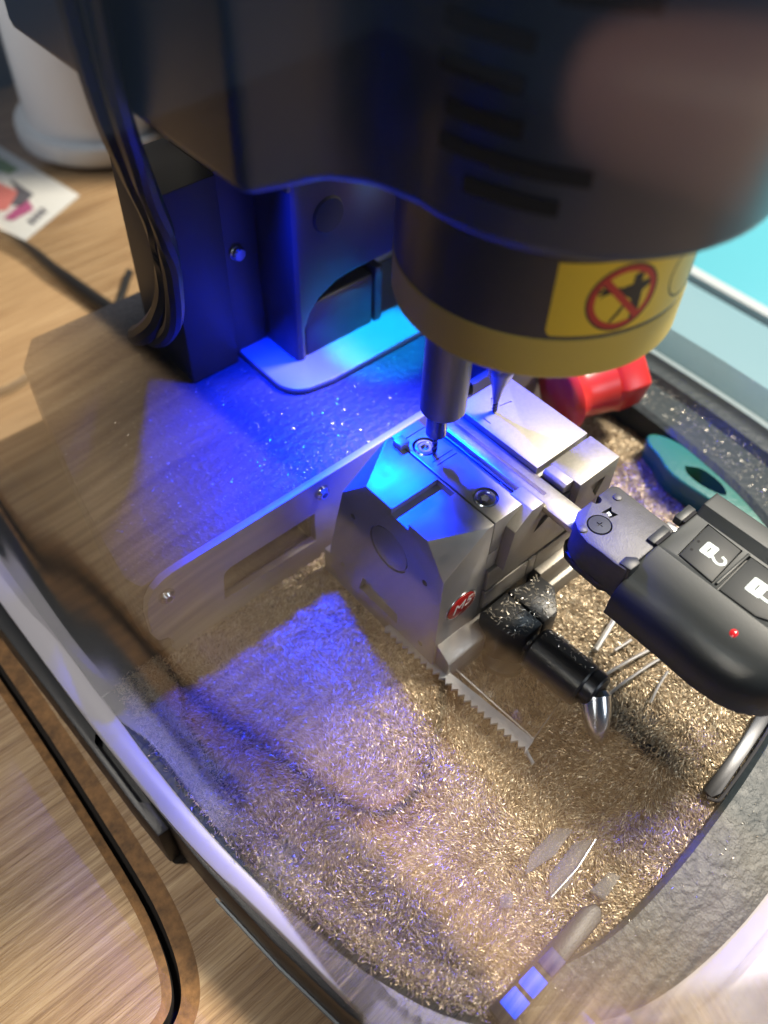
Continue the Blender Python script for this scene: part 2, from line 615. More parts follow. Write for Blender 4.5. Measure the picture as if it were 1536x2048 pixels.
# black base under it, with a proud moulding along the left side
b = B()
base_poly = [(-109.5, 175), (-109.5, 6), (-108.6, -10), (-105.6, -38), (-101.6, -62), (-96, -82), (-84, -101), (-66, -112), (-40, -119), (0, -121), (50, -118), (96, -106), (130, -78), (146, -40), (150, 20), (150, 175)]
b.prism(base_poly, 'z', TZ + 3.0, -64.5)
b.build('base', 'rim', mach, 1.2)
b = B().prism([(-109.4, 175), (-117.0, 175), (-116.6, 110), (-115.0, 60), (-114.0, 20), (-113.3, 5.6), (-109.4, 5.6)], 'z', TZ + 2, -66.2)
md_ = b.build('side_moulding', 'rim', mach, 0.8)
cut(md_, B().prism([(-108.0, 46), (-111.2, 44), (-112.6, 42), (-112.2, 18), (-111.4, 17), (-108.0, 13.5)], 'z', -70.2, -60))
b = B().prism([(x, y) for x, y in [(-108.6, -12), (-105.7, -38), (-101.7, -62), (-96.1, -82), (-96.6, -82.3), (-102.3, -62.2), (-106.3, -38.2), (-109.2, -12)]], 'z', TZ + 0.2, TZ + 3.6)
b.build('base_gasket', 'grey_rail', mach)

# deck at the back
deck_poly = [(-82, 52.2), (-84, 58), (-82, 72), (-78, 95), (-71, 128), (-64, 160), (-55, 172), (128, 172), (128, 100), (112, 60), (108, 52.2)]
b = B().prism(deck_poly, 'z', -61, -25)
dk = b.build('deck', 'paint', mach, 1.2)
cut(dk, B().box(-57, -23, 40, 84, -49.8, -36.6))
B().box(-104.5, -83, 49.5, 170, -64, -58.5).build('side_gutter', 'lip', mach, 0.8)
# front plate of the deck with its window and screws
pl = [(100, -20), (-60, -22.6), (-72, -22.9)] + [(-76.2 + 0, -23.6), (-79.6, -25.6), (-82.2, -29.5), (-83.5, -35), (-83.7, -46), (-82.4, -49.8), (-79.6, -51), (-78.2, -53.6), (-78.2, -60.8), (100, -60.8)]
b = B().prism(pl, 'y', 49.4, 52.0)
plate = b.build('deck_plate', 'plate', mach, 0.35)
wpoly = [(-58.6, -50.2)] + [(-57.6, -40)] + [(-57.2, -38.2), (-56.0, -36.9), (-54.2, -36.4)] + [(-22, -36.0), (-22, -50.2)]
cut(plate, B().prism(wpoly, 'y', 40, 60))
for sx, sz in ((-76.4, -30.9), (-19.0, -27.6), (38, -27)):
    b = B().lathe([(0, 2.0), (1.5, 2.0), (2.4, 1.2), (2.7, 0), (2.7, -0.5)], (sx, 49.4, sz), (0, -1, 0), 20)
    sw = b.build('screw', 'screw', plate)
    cut(sw, B().lathe([(1.15, 0.7), (1.15, 3)], (sx, 49.4, sz), (0, -1, 0), 6))

# column, arch and rear panel
b = B().prism([(9.5, -24.8), (9.5, 84), (96, 84), (96, 4.6), (33, 4.2), (27, 3.2), (20, -0.4), (16, -4.5), (13.8, -10), (13.8, -24.8)], 'y', 97.5, 140)
b.build('column', 'column', mach, 2.2)
b = B().box(13.9, 44.8, 98.6, 122, -24.8, -1.5)
b.build('column_foot', 'column', mach, 1.5)
b = B().box(45.2, 48.4, 98.2, 121, -24.8, 0.8)
b.build('column_seal', 'column', mach, 0.5)
b = B().box(49, 126, 126, 150, -24.8, 60)
b.build('rear_panel', 'rear', mach, 1)
B().box(90, 124, 49.6, 124, -24.8, 89.6).build('sun_block_column', 'column', mach, 2.0)  # unseen box added to keep the sun off the deck
B().box(95, 124, 27, 49, 42, 89.6).build('sun_block_upper', 'column', mach, 1.0)  # unseen upper box, added to stop sun slipping past in front
B().box(-13, 8.6, 97.2, 99.2, 66.5, 89.6).build('led_block_rear', 'housing', mach, 0.3)  # unseen plate added to hold blue light off the side column
b = B().lathe([(0, 0.8), (5.6, 0.8), (6.2, 0), (6.2, -2)], (24, 97.5, 30), (0, -1, 0), 28)
b.build('cap_screw', 'hole', mach)
cp = [(-2.6, 122)] + arc(7.5, 95, 10.2, 180, 262, 10) + [(14, 83.6), (60, 83.6), (104, 83.8), (104, 125), (-2.6, 125)]
b = B().prism(cp, 'z', -24.9, -22.2)
b.build('column_collar', 'collar', mach, 0.7)
b = B().box(-23.4, -4.5, 114, 142, -24.8, 46)
b.build('side_column', 'sidecol', mach, 0.5)
b = B().box(-4.3, 9.2, 116, 140, -24.8, 46)
sd = b.build('side_strip', 'sidecol', mach, 0.5)
b = B().lathe([(0, 2.6), (1.9, 2.6), (2.4, 2), (2.4, 1.4), (1.8, 1.2), (2.6, 0.6), (2.6, -0.5)], (0.6, 116, 16.7), (0, -1, 0), 20)
b.build('screw', 'screw', sd)

# head
CX, CY = 18.0, 11.0
ring_c = (20, 8)
foot = [(-46, 34), (-30, 29)] + [(-24.5, 22)] + arc(20, 8, 42.5, 175, 368, 40) + [(63, 30), (66, 60), (66, 132), (-46, 132)]
b = B().prism(foot, 'z', 90, 230)
head = b.build('head_housing', 'housing', mach, 3.0, 3)
for zc, a0, a1 in ((136, 184, 201), (133.5, 206, 226), (126, 181, 203), (119.5, 180, 202), (112.5, 183, 203), (106.5, 182, 220), (100.5, 190, 214)):
    A = arc(20, 8, 42.75, a0, a1, 12)
    Ai = arc(20, 8, 40.0, a0, a1, 12)
    bb = B()
    nn = len(A)
    zt = [zc - 1.5 + 0.0 * q for q in range(nn)]
    bb.faces([(x, y, z) for (x, y), z in zip(A, zt)] + [(x, y, z + 3.0) for (x, y), z in zip(A, zt)],
             [(q, q + 1, nn + q + 1, nn + q) for q in range(nn - 1)])
    bb.build('vent_slot', 'slot', head)
b = B().lathe([(33.9, 0), (33.9, 26)], (CX, CY, 66), (0, 0, 1), 72)
drum = b.build('spindle_drum', 'column', mach)
b = B().lathe([(30.5, 0), (33.2, 0), (34.0, 0.8), (34.0, 10.6), (33.6, 11.0), (30.5, 11.0), (30.5, 0)], (CX, CY, 55), (0, 0, 1), 96)
b.build('yellow_ring', 'yellow', mach)


def wrap(poly, r, name, mt, parent, thick=None):
    """a flat outline (degrees round the drum, height) laid on the drum"""
    bm = bmesh.new()
    vs = [bm.verts.new((a, z, 0)) for a, z in poly]
    bm.faces.new(vs).normal_update()
    lo, hi = min(p[0] for p in poly), max(p[0] for p in poly)
    a = math.ceil(lo / 2.0) * 2.0
    while a < hi:
        bmesh.ops.bisect_plane(bm, geom=bm.verts[:] + bm.edges[:] + bm.faces[:], plane_co=(a, 0, 0), plane_no=(1, 0, 0))
        a += 2.0
    bm.normal_update()
    bmesh.ops.triangulate(bm, faces=bm.faces[:])
    for v in bm.verts:
        t = math.radians(v.co.x)
        v.co = Vector((CX + r * math.cos(t), CY + r * math.sin(t), v.co.y))
    bb = B()
    bb.bm.free()
    bb.bm = bm
    return bb.build(name, mt, parent)


DEG = 1 / (34 * PI / 180)     # degrees per mm on the drum


def S2(pts, a0=-111.5, z0=75.5, sc_=1.0):
    return [(a0 + x * DEG * sc_, z0 + z * sc_) for x, z in pts]


def rring(r0, r1, n=40):
    return [(r1 * math.cos(2 * PI * k / n), r1 * math.sin(2 * PI * k / n)) for k in range(n)], \
           [(r0 * math.cos(2 * PI * k / n), r0 * math.sin(2 * PI * k / n)) for k in range(n)]


def wrap_ring(r0, r1, rad, name, mt, parent, a0=-111.5, z0=75.5):
    bb = B()
    n = 56
    vs = []
    for r in (r0, r1):
        for k in range(n):
            t = 2 * PI * k / n
            a = math.radians(a0 + r * math.cos(t) * DEG)
            vs.append((CX + rad * math.cos(a), CY + rad * math.sin(a), z0 + r * math.sin(t)))
    bb.faces(vs, [(k, (k + 1) % n, n + (k + 1) % n, n + k) for k in range(n)])
    return bb.build(name, mt, parent)


stick_poly = [(-136.6, 84.5), (-136.6, 68.6), (-135.9, 67.6), (-134.6, 67.0), (-73.5, 67.0), (-72, 68), (-72, 84.5)]
stk = wrap(stick_poly, 34.06, 'warning_sticker', 'sticker', mach)
wrap_ring(7.55, 8.05, 34.10, 'print', 'black_ink', stk)
wrap_ring(6.2, 7.55, 34.11, 'print', 'red_ink', stk)
wrap(S2([(-5.6, 4.3), (-4.5, 5.4), (4.9, -4.6), (3.9, -5.7)]), 34.13, 'print', 'red_ink', stk)
# figure: arm with spread fingers, torso, leg caught by the cutter
wrap(S2([(-1.9, 1.2), (-0.6, 2.6), (1.4, 3.0), (1.4, 5.2), (2.6, 5.6), (3.6, 5.0), (3.4, 3.2), (5.6, 3.4), (5.8, 2.0), (4.2, 0.9), (4.5, -4.6), (2.9, -3.8), (1.8, -0.6), (0.2, 0.4)]), 34.12, 'print', 'black_ink', stk)
wrap(S2([(-3.4, 1.5), (-1.9, 1.2), (-0.4, 2.4), (-1.6, 2.8), (-3.2, 2.6)]), 34.12, 'print', 'black_ink', stk)
for dx, dz in ((-2.1, 1.7), (-2.9, 0.7), (-2.8, -0.3), (-2.0, -1.2)):
    wrap(S2([(-3.3, 2.4), (-3.3 + dx, 2.2 + dz), (-3.4 + dx, 1.8 + dz), (-3.3, 1.7)]), 34.12, 'print', 'black_ink', stk)
wrap(S2([(0.5, -1.2), (-0.7, -3.4), (-2.2, -5.6), (-1.6, -5.8), (0.0, -3.8), (1.0, -1.8)]), 34.12, 'print', 'black_ink', stk)
wrap(S2([(2.6, -4.6), (2.9, -6.2), (3.4, -6.2), (3.6, -4.6)]), 34.12, 'print', 'black_ink', stk)
wrap_ring(6.6, 7.0, 34.10, 'print', 'black_ink', stk, a0=-79.0, z0=76.0)

# LED module under the head (the blue lamps sit in it)
b = B().box(-12, 66, 86, 96, 87, 89.8)
led = b.build('lamp_bar', 'housing', mach, 0.6)
B().box(5.6, 6.6, 64, 97, 66.5, 89.8).build('led_block_mid', 'housing', mach)  # unseen wall added to cut blue light left of the clamp
B().box(-15, -13.5, 64, 110, 66.5, 89.8).build('led_block_left', 'housing', mach, 0.3)  # unseen wall added so blue light does not reach the table
# spindle and probe holders
b = B().lathe([(4.9, 0), (5.8, 0.9), (6.3, 1.6), (6.3, 40)], (1.0, 20.1, 17.0), (0, 0, 1), 40)
chuck = b.build('spindle_chuck', 'holder', mach)
cdir = Vector((0.85, -0.53, 0)).normalized()
b = B().lathe([(0, 1.6), (1.1, 1.6), (1.75, 1.2), (1.75, 0.2), (1.5, 0), (1.75, -0.2), (1.75, -2)], Vector((1.0, 20.1, 24.2)) + cdir * 6.0, cdir, 20)
b.build('set_screw', 'dark_screw', chuck)

# shield: thin clear sheet standing in a frosted foot, open at the top and back
sp = [(-107, 300), (-107, 60), (-107, 0), (-106.2, -30), (-103.4, -60), (-98, -82), (-88, -98), (-70, -109), (-44, -114.5), (0, -116.5), (50, -113.5), (96, -101), (126, -75), (140, -40), (143.5, 0), (144.5, 60), (144.5, 300)]
spath = [(-107, 175), (-107, 60), (-107, -100)]
rail_o = [(-112, 170), (-111.7, 110), (-111.3, 69), (-110.5, 34), (-108.2, -3), (-102.8, -40), (-99, -66), (-94, -84), (-84, -104), (-68, -120), (-42, -136), (0, -150), (50, -150), (100, -128), (132, -86), (144, -40), (147, 0), (147.5, 60), (147.5, 170)]
rail_i = [(-100.5, 170), (-99.8, 110), (-98.9, 79), (-99.6, 48), (-97.2, 16.7), (-95.3, -20), (-90.2, -46), (-85.8, -65), (-76, -82), (-62, -96), (-42, -110), (0, -112), (50, -109.5), (92, -98), (122, -72), (137, -38), (141.5, 0), (141.5, 60), (141.5, 170)]
ro = smooth_path([(x, y, 0) for x, y in rail_o], 6)
ri = smooth_path([(x, y, 0) for x, y in rail_i], 6)
mid = [c + (a - c) * (0.6 if (a - c).length < 13 else 7.5 / (a - c).length) for a, c in zip(ro, ri)]
hs = [(-66, 171), (-66, 171)]
# the sheet rises from the middle of the foot
b = B()
lo = [(p.x, p.y, -59.5) for p in mid]
hi, up = [], []
for q, p in enumerate(mid):
    if p.y < -96 or p.x > -60:              # low front and right sill
        hi.append((p.x, p.y, -42.0))
        up.append((p.x, p.y, -36.0))
    else:                                   # tall flat left wing
        hi.append((-107.0, p.y - max(0.0, -p.y - 50) * 0.4, 0.0))
        up.append((-107.0, p.y - max(0.0, -p.y - 50) * 0.4, 205.0))
nn = len(lo)
b.faces(lo + hi + up, [(q + k_, q + 1 + k_, nn + q + 1 + k_, nn + q + k_) for q in range(nn - 1) for k_ in (0, nn)])
shield = b.build('shield', 'shield', mach, sharp=180)
b = B()
nn = len(ro)
prof = []
for a, c in zip(ro, ri):
    d = c - a
    prof.append([(a.x, a.y, -64.4), (a.x, a.y, -61.0), (a.x + d.x * 0.06, a.y + d.y * 0.06, -60.4), (a.x + d.x * 0.35, a.y + d.y * 0.35, -59.2),
                 (a.x + d.x * 0.75, a.y + d.y * 0.75, -58.8), (a.x + d.x * 0.96, a.y + d.y * 0.96, -59.4), (c.x, c.y, -60.2), (c.x, c.y, -64.4)])
k = len(prof[0])
b.faces([p for r in prof for p in r], [(i * k + j, i * k + j + 1, (i + 1) * k + j + 1, (i + 1) * k + j) for i in range(nn - 1) for j in range(k - 1)])
b.build('shield_foot', 'rail', shield, sharp=50, up=True)
# bright cut edge of the sheet on the right side
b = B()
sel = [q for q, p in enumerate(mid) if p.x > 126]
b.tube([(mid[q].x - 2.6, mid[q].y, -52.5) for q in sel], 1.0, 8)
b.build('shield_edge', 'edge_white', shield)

# ================================================================== CUTTER AND PROBE
t = thing('end_mill', 'thin dark milling cutter in the spindle, tip over the left clamp screw', 'cutter', (0.2, 20.9, 0.3))
B().lathe([(1.2, 6.9), (2.9, 8.6), (2.9, 22)], (0.2, 20.9, 0), (0, 0, 1), 32).build('shank', 'carbide', t)
b = B()
for s in range(2):
    b.tube([(0.2 + 0.36 * math.cos(a + s * PI), 20.9 + 0.36 * math.sin(a + s * PI), 0.3 + 7.2 * q / 24) for q, a in ((q, q * 0.42) for q in range(25))], 0.48, 8)
b.build('flute', 'carbide', t)
t = thing('tracer_probe', 'tapered tracer pin with twisted tip hanging over the right jaw', 'probe', (26, 22, 0.4))
B().lathe([(0.9, 4.2), (1.1, 5.2), (1.9, 10), (4.2, 16.6), (5.0, 19), (5.0, 55)], (26, 22, 0), (0, 0, 1), 32).build('taper', 'carbide', t)
b = B()
for s in range(2):
    b.tube([(26 + 0.42 * math.cos(a + s * PI), 22 + 0.42 * math.sin(a + s * PI), 0.4 + 4.2 * q / 18) for q, a in ((q, q * 0.6) for q in range(19))], 0.5, 8)
b.build('twist', 'carbide', t)

# ================================================================== CLAMP
cl = thing('key_clamp', 'satin steel key clamp with red emblem holding the key blade', 'clamp', (9, 10, -60))
body = B().prism([(-8.4, -60), (-8.4, 0), (34, 0), (34.2, -11.6), (41, -45), (41.2, -48), (44, -48.4), (44, -60)], 'x', -22.7, -5.0)


def corner_cut(bd, pts):
    p0, p1, p2 = map(Vector, pts)
    nrm = (p1 - p0).cross(p2 - p0).normalized()
    if nrm.dot(Vector((-5, 10, -50)) - p0) > 0:
        nrm = -nrm
    bm = bd.bm
    r = bmesh.ops.bisect_plane(bm, geom=bm.verts[:] + bm.edges[:] + bm.faces[:], plane_co=p0, plane_no=nrm, clear_outer=True)
    ed = [e for e in r['geom_cut'] if isinstance(e, bmesh.types.BMEdge)]
    bmesh.ops.edgeloop_fill(bm, edges=ed)


corner_cut(body, [(-22.7, -1, 0), (-7, -8.4, 0), (-22.7, -8.4, -11.4)])
corner_cut(body, [(-22.7, 24, 0), (-6.8, 34.0, 0), (-22.7, 34.2, -11.6)])
jaw = body.build('left_jaw', 'steel2', cl, 0.25)
cut(jaw, B().box(-30, -5.6, 6.4, 13.3, -2.3, 5))
cut(jaw, B().lathe([(8.1, 0), (8.1, 1.4)], (-23.3, 13.6, -18.3), (1, 0, 0), 48))
for hy, hz in ((29.4, -18.2), (-1.6, -18.4), (34.6, -47.4), (-2.5, -49.4)):
    cut(jaw, B().lathe([(1.05, -2), (1.05, 3)], (-22.7, hy, hz), (1, 0, 0), 16))
cut(jaw, B().prism([(8, -51), (26.2, -51.4), (24.6, -44.2), (23, -43.8), (8, -45.8)], 'x', -30, -20.2))
B().lathe([(7.5, 0), (7.5, 1.6)], (-22.45, 13.6, -18.3), (1, 0, 0), 48).build('side_disc', 'steel2', cl, 0.15)
B().box(-6.6, -3.2, 27.6, 31.0, -0.3, 2.2).build('stop_block', 'steel2', cl, 0.2)
# strip with the two screws
strip = B().box(-4.5, 6.0, -8.2, 34, -14, -0.05).build('screw_strip', 'steel2', cl, 0.2)
for yy in (16.9, 18.6, 30.4):
    cut(strip, B().box(-2.2 if yy < 20 else -3.8, 9, yy, yy + 0.35, -0.5, 3))
for sx, sy in ((0.3, 24.7), (0.0, 0.0)):
    cut(strip, B().lathe([(3.7, -1.2), (3.7, 3)], (sx, sy, 0), (0, 0, 1), 36))
    sw = B().lathe([(0, -2), (3.25, -2), (3.25, -0.55), (2.9, -0.25), (2.2, -0.2), (2.0, -0.35), (0, -0.35)], (sx, sy, 0), (0, 0, 1), 36).build('screw', 'screw', cl)
    star = []
    for q in range(12):
        rr = 1.45 if q % 2 == 0 else 1.05
        star.append((sx + rr * math.cos(q * PI / 6), sy + rr * math.sin(q * PI / 6)))
    cut(sw, B().prism(star, 'z', -1.3, 2))
# rails in the key channel
B().box(-4.9, 44, -8.3, 33.8, -58, -14.2).build('centre_body', 'steel2', cl, 0.3)
B().box(6.4, 10.6, -3.2, 33.5, -14, -4.6).build('guide_rail', 'steel', cl, 0.5)
B().box(10.8, 19.0, -3.2, 33.5, -14, -4.3).build('blade_seat', 'steel2', cl, 0.2)
# right jaw with its step, tooth and front piece
rj = B().box(19.0, 41.0, -1.9, 31.2, -14, 0).build('right_jaw', 'steel', cl, 0.25)
cut(rj, B().box(21.4, 21.8, 19.2, 22.2, -0.4, 3))
cut(rj, B().prism([(27.6, 24.6), (30.0, 26.6), (29.7, 26.9), (27.3, 24.9)], 'z', -0.4, 3))
cut(rj, B().prism([(29.0, 22.4), (33.4, 21.6), (33.5, 22.1), (29.1, 22.9)], 'z', -0.4, 3))
fp = B().box(23.6, 41.0, -14.0, -2.9, -14, -0.15).build('jaw_tip', 'steel', cl, 0.3)
cut(fp, B().prism([(29.2, -4.4), (36.2, -5), (33.8, -12.2)], 'y', -20, -12.9))
B().prism([(19.9, -1.0), (20.8, -0.25), (27.6, -0.25), (27.6, -4.0), (24, -4.6), (19.9, -3.1)], 'y', -11.4, -3.3).build('tooth', 'steel', cl, 0.2)
B().box(19.1, 40.9, -2.9, -1.9, -13, -3.2).build('jaw_shim', 'steel2', cl)
lt = B().prism([(10.7, 0), (6.4, 0), (0.5, -5.2), (-1.2, -21), (28, -21), (28, -5.2), (13.4, -5.2), (12.4, -2.0), (11.6, -0.6)], 'y', -11.7, -3.5).build('left_tooth', 'steel', cl, 0.25)
cut(lt, B().prism([(11.9, -6.2), (9.6, -12.3), (16.6, -9.2)], 'y', -20, -10.6))
B().box(28.2, 41, -12.6, -3.5, -21, -14.3).build('jaw_base', 'steel', cl, 0.25)
B().box(-4.7, 44, -9.6, -8.2, -30.4, -21.3).build('front_ledge', 'steel', cl, 0.3)
B().box(-4.9, 13.8, -9.9, -8.2, -39.4, -31).build('front_bar', 'steel', cl, 0.3)
B().box(14.0, 17.6, -9.9, -8.2, -39.4, -31).build('front_bar', 'steel', cl, 0.3)
B().box(17.8, 45, -9.9, -8.2, -39.4, -31).build('front_bar', 'steel', cl, 0.3)
B().box(18.6, 47, -12.5, -8.1, -50, -39.8).build('base_block', 'steel', cl, 0.4)
B().box(24, 49, -14, -8.1, -61, -50.4).build('base_block', 'steel', cl, 0.8)
B().prism([(-8.3, -44.4), (-13.2, -48.0), (-14, -49), (-14, -61), (-8.3, -61)], 'x', -21.6, -2.5).build('base_foot', 'steel2', cl, 0.4)
# emblem
ell = [(-13.8 + 6.0 * math.cos(q * PI / 24), -29.9 + 5.3 * math.sin(q * PI / 24)) for q in range(48)]
e1 = B().prism(ell, 'y', -8.75, -8.3).build('emblem', 'screw', cl, 0.15)
ell2 = [(-13.8 + 5.5 * math.cos(q * PI / 24), -29.9 + 4.8 * math.sin(q * PI / 24)) for q in range(48)]
B().prism(ell2, 'y', -8.95, -8.6).build('enamel', 'emblem_red', e1, 0.1)


def text_mesh(txt, size, shear=0.0):
    cu = bpy.data.curves.new('lettering', 'FONT')
    cu.body = txt
    cu.size = size
    cu.shear = shear
    cu.extrude = 0.05
    cu.align_x = 'CENTER'
    cu.align_y = 'CENTER'
    o = bpy.data.objects.new('lettering_source', cu)
    COL.objects.link(o)
    bpy.context.view_layer.update()
    me = bpy.data.meshes.new_from_object(o.evaluated_get(bpy.context.evaluated_depsgraph_get()))
    bpy.data.objects.remove(o)
    bpy.data.curves.remove(cu)
    return me


def place_text(txt, size, f, name, mt, parent, shear=0.0, sx=1.0):
    me = text_mesh(txt, size, shear)
    bb = B()
    bb.bm.from_mesh(me)
    for v in bb.bm.verts:
        v.co = f(v.co.x * sx, v.co.y, v.co.z)
    bpy.data.meshes.remove(me)
    return bb.build(name, mt, parent)


place_text('M5', 5.2, lambda x, y, z: Vector((-13.8 + x, -9.0 - z, -29.9 + y + 0.10 * x)), 'lettering', 'white_ink', e1, 0.25, 1.15)

# clamp lever
B().prism([(6.4, -10.0), (18.4, -12.6), (18.6, -18.4), (12.6, -25), (6.4, -25)], 'z', -57, -40.0).build('lever_hub', 'bplastic', cl, 0.5)
B().prism([(-5.8, -10.0), (6.0, -10.0), (6.0, -25), (-1.0, -25), (-5.8, -18)], 'z', -57, -40.3).build('lever_cover', 'bplastic', cl, 0.5)
B().lathe([(7.2, -60), (7.2, -57), (6.4, -56.6)], (-1.4, -19.2, 0), (0, 0, 1), 32).build('lever_pivot', 'bplastic', cl)
hd = Vector((0.06, -1, 0)).normalized()
h0 = Vector((2.2, -25.6, -47.2))
hnd = B().lathe([(3.4, -1.0), (3.4, 1.0), (6.3, 1.0), (7.2, 1.9), (7.2, 19.6), (6.6, 20.3), (0, 20.3)], h0, hd, 40).build('lever_handle', 'bplastic', cl)
tp = h0 + hd * 22.4 + Vector((0.6, 0, 1.2))
B().lathe([(5.2, -2.6), (5.8, -2.0), (5.8, 1.2), (5.2, 1.8)], tp, hd, 32).build('handle_collar', 'dark_screw', hnd)
td = Vector((-0.47, -0.62, -0.60)).normalized()
B().lathe([(3.2, 0), (4.4, 1.5), (4.5, 6), (3.9, 10), (2.6, 13.4), (1.2, 15.2), (0, 15.6)], tp + Vector((0, -0.4, 0.4)), td, 28).build('handle_tip', 'screw', hnd)

# ================================================================== KEY
ky = thing('remote_key', 'black remote car key with padlock buttons clamped by its blade', 'car key', (26, -50, -14))
bl = B().box(11.2, 18.8, -41, 30, -4.2, -2.0).build('blade', 'blade', ky, 0.25)
cut(bl, B().prism([(13.9, -1.4), (15.9, -1.4), (15.3, -3.0), (14.5, -3.0)], 'y', -9, 45))
hold = [(8.6, -41.5), (8.2, -38), (8.3, -34), (8.0, -29), (9.0, -25), (11.2, -22.0), (14.2, -20.6), (19.2, -20.5), (24.2, -20.4), (28.6, -20.4), (29.8, -22.2), (29.5, -30), (29.4, -38.9), (29.2, -41.5)]
hb = B().prism(hold, 'z', -9.5, 2.0).build('blade_holder', 'zinc', ky, 0.5)
cut(hb, B().lathe([(1.55, -5), (1.55, 5)], (21.2, -21.0, 0), (0, 0, 1), 20))
cut(hb, B().prism([(18.6, -24.9), (22.5, -25.4), (21.2, -26.4), (21.6, -28.4), (18.6, -27.6), (19.8, -26.3)], 'z', 0.4, 5))
B().prism([(19.4, -25.7), (21.0, -25.8), (20.6, -27.2), (19.7, -27.0)], 'z', 0.3, 1.5).build('catch', 'silver', hb)
sw = B().lathe([(0, -2), (3.3, -2), (3.3, 1.0), (3.0, 2.15), (0, 2.2)], (15, -27.4, 0), (0, 0, 1), 36).build('screw', 'dark_screw', hb)
cut(hb, B().lathe([(3.45, -1), (3.45, 6)], (15, -27.4, 0), (0, 0, 1), 36))
cut(sw, B().box(14.0, 16.0, -27.55, -27.25, 1.6, 4))
cut(sw, B().box(14.85, 15.15, -28.4, -26.4, 1.6, 4))
for rx, ry in ((10.4, -25.4), (26.3, -24.3)):
    B().lathe([(1.25, 1.5), (1.25, 2.25), (1.0, 2.4), (0, 2.4)], (rx, ry, 0), (0, 0, 1), 20).build('rivet', 'zinc', hb)
# stepped side of the holder, left
B().prism([(12.6, -20.2), (9.6, -23), (8.6, -27), (8.4, -36), (9.4, -38), (9.2, -42), (14, -42), (16, -20.2)], 'z', -12.5, -9.6).build('holder_base', 'bplastic', ky, 0.4)
prof_ = [(4.6, -13.5), (5.0, -7.5), (7.2, -3.5), (10.6, -0.6), (14.5, 1.2), (21.0, 2.5), (22.2, 2.0), (38.2, 2.0), (40.6, 4.4), (46.8, 4.2), (48.2, 2.4), (48.4, -13.5)]
nn = len(prof_)
ys = [(-41.6, 0.0, 1.0), (-42.4, 0.2, 1.0), (-60, 0.0, 1.0), (-70, -0.3, 1.0), (-77, 0.6, 1.0), (-82, 2.6, 0.98), (-86.5, 6.4, 0.92), (-89.5, 11.5, 0.84), (-91, 17, 0.7)]
b = B()
vs = []
for yy, dx, q in ys:
    vs += [(27 + (x - 27) * (1 - max(0.0, dx) / 26) + (dx if dx < 0 and x < 20 else 0), yy, -4 + (z + 4) * q) for x, z in prof_]
fs = [(i * nn + j, i * nn + j + 1, (i + 1) * nn + j + 1, (i + 1) * nn + j) for i in range(len(ys) - 1) for j in range(nn - 1)]
fs += [(i * nn + nn - 1, i * nn, (i + 1) * nn, (i + 1) * nn + nn - 1) for i in range(len(ys) - 1)]
fs += [tuple(range(nn)), tuple(range(len(vs) - 1, len(vs) - nn - 1, -1))]
b.faces(vs, fs)
fb = b.build('fob_body', 'fob', ky, 0.6, 3, sharp=50)
# button recesses and buttons
btn1 = [(23.2, -47.2), (37.4, -46.2), (36.8, -57.0), (22.4, -58.0)]
btn2 = [(21.8, -60.4), (36.8, -59.8), (37.0, -73), (34.4, -77.5), (29.5, -79), (25, -77), (22, -71)]
for poly in (btn1, btn2):
    cx = sum(p[0] for p in poly) / len(poly)
    cy = sum(p[1] for p in poly) / len(poly)
    grow = [(cx + (x - cx) * 1.05, cy + (y - cy) * 1.05) for x, y in poly]
    cut(fb, B().prism(grow, 'z', 0.8, 8))
b1 = B().prism(btn1, 'z', 0.6, 2.25).build('unlock_button', 'fobbtn', ky, 0.35)
b2 = B().prism(btn2, 'z', 0.6, 2.35).build('lock_button', 'fobbtn', ky, 0.35)


def flat(bd, poly, z, h=0.06):
    return bd.prism(poly, 'z', z, z + h)


def frame(bd, cx, cy, w, h, ang, z, slot=True):
    """padlock body: a filled rounded rectangle with a slit across"""
    c, s = math.cos(ang), math.sin(ang)

    def T(u, v):
        return (cx + u * c - v * s, cy + u * s + v * c)
    sl = 0.42 * w
    k = 0.35
    flat(bd, [T(-w, 0.2), T(w, 0.2), T(w, h - k), T(w - k, h), T(-w + k, h), T(-w, h - k)], z)
    flat(bd, [T(-w, -0.2), T(-w, -h + k), T(-w + k, -h), T(w - k, -h), T(w, -h + k), T(w, -0.2)], z)
    flat(bd, [T(-w, -0.2), T(-sl, -0.2), T(-sl, 0.2), T(-w, 0.2)], z)
    flat(bd, [T(sl, -0.2), T(w, -0.2), T(w, 0.2), T(sl, 0.2)], z)
    return T


pb = B()
T = frame(pb, 30.4, -51.4, 2.3, 1.75, 0.03, 2.24)
pts = [T(-1.2, -1.7), T(-2.1, -3.0), T(-2.2, -4.3), T(-1.2, -5.2), T(0.1, -4.8), T(0.5, -3.6)]
sp_ = smooth_path([(x, y, 2.30) for x, y in pts], 4)
pb.tube(sp_, 0.42, 8, 0.15)
pb.build('padlock_symbol', 'pale_ink', b1)
pb = B()
T = frame(pb, 29.6, -66.4, 2.7, 2.1, 0.03, 2.34)
pts = [T(-1.7, -2.0), T(-1.8, -4.0), T(-1.0, -5.4), T(0.4, -5.6), T(1.6, -4.4), T(1.7, -2.0)]
pb.tube(smooth_path([(x, y, 2.40) for x, y in pts], 4), 0.5, 8, 0.15)
pb.build('padlock_symbol', 'pale_ink', b2)
for px_, py_ in ((30.6, -47.9), (27.0, -48.3)):
    B().lathe([(0.42, 2.2), (0.42, 2.31), (0, 2.31)], (px_, py_, 0), (0, 0, 1), 12).build('dot', 'hole', b1)
B().box(22.6, 37.2, -59.4, -58.6, 1.6, 2.7).build('divider', 'fob', ky, 0.25)
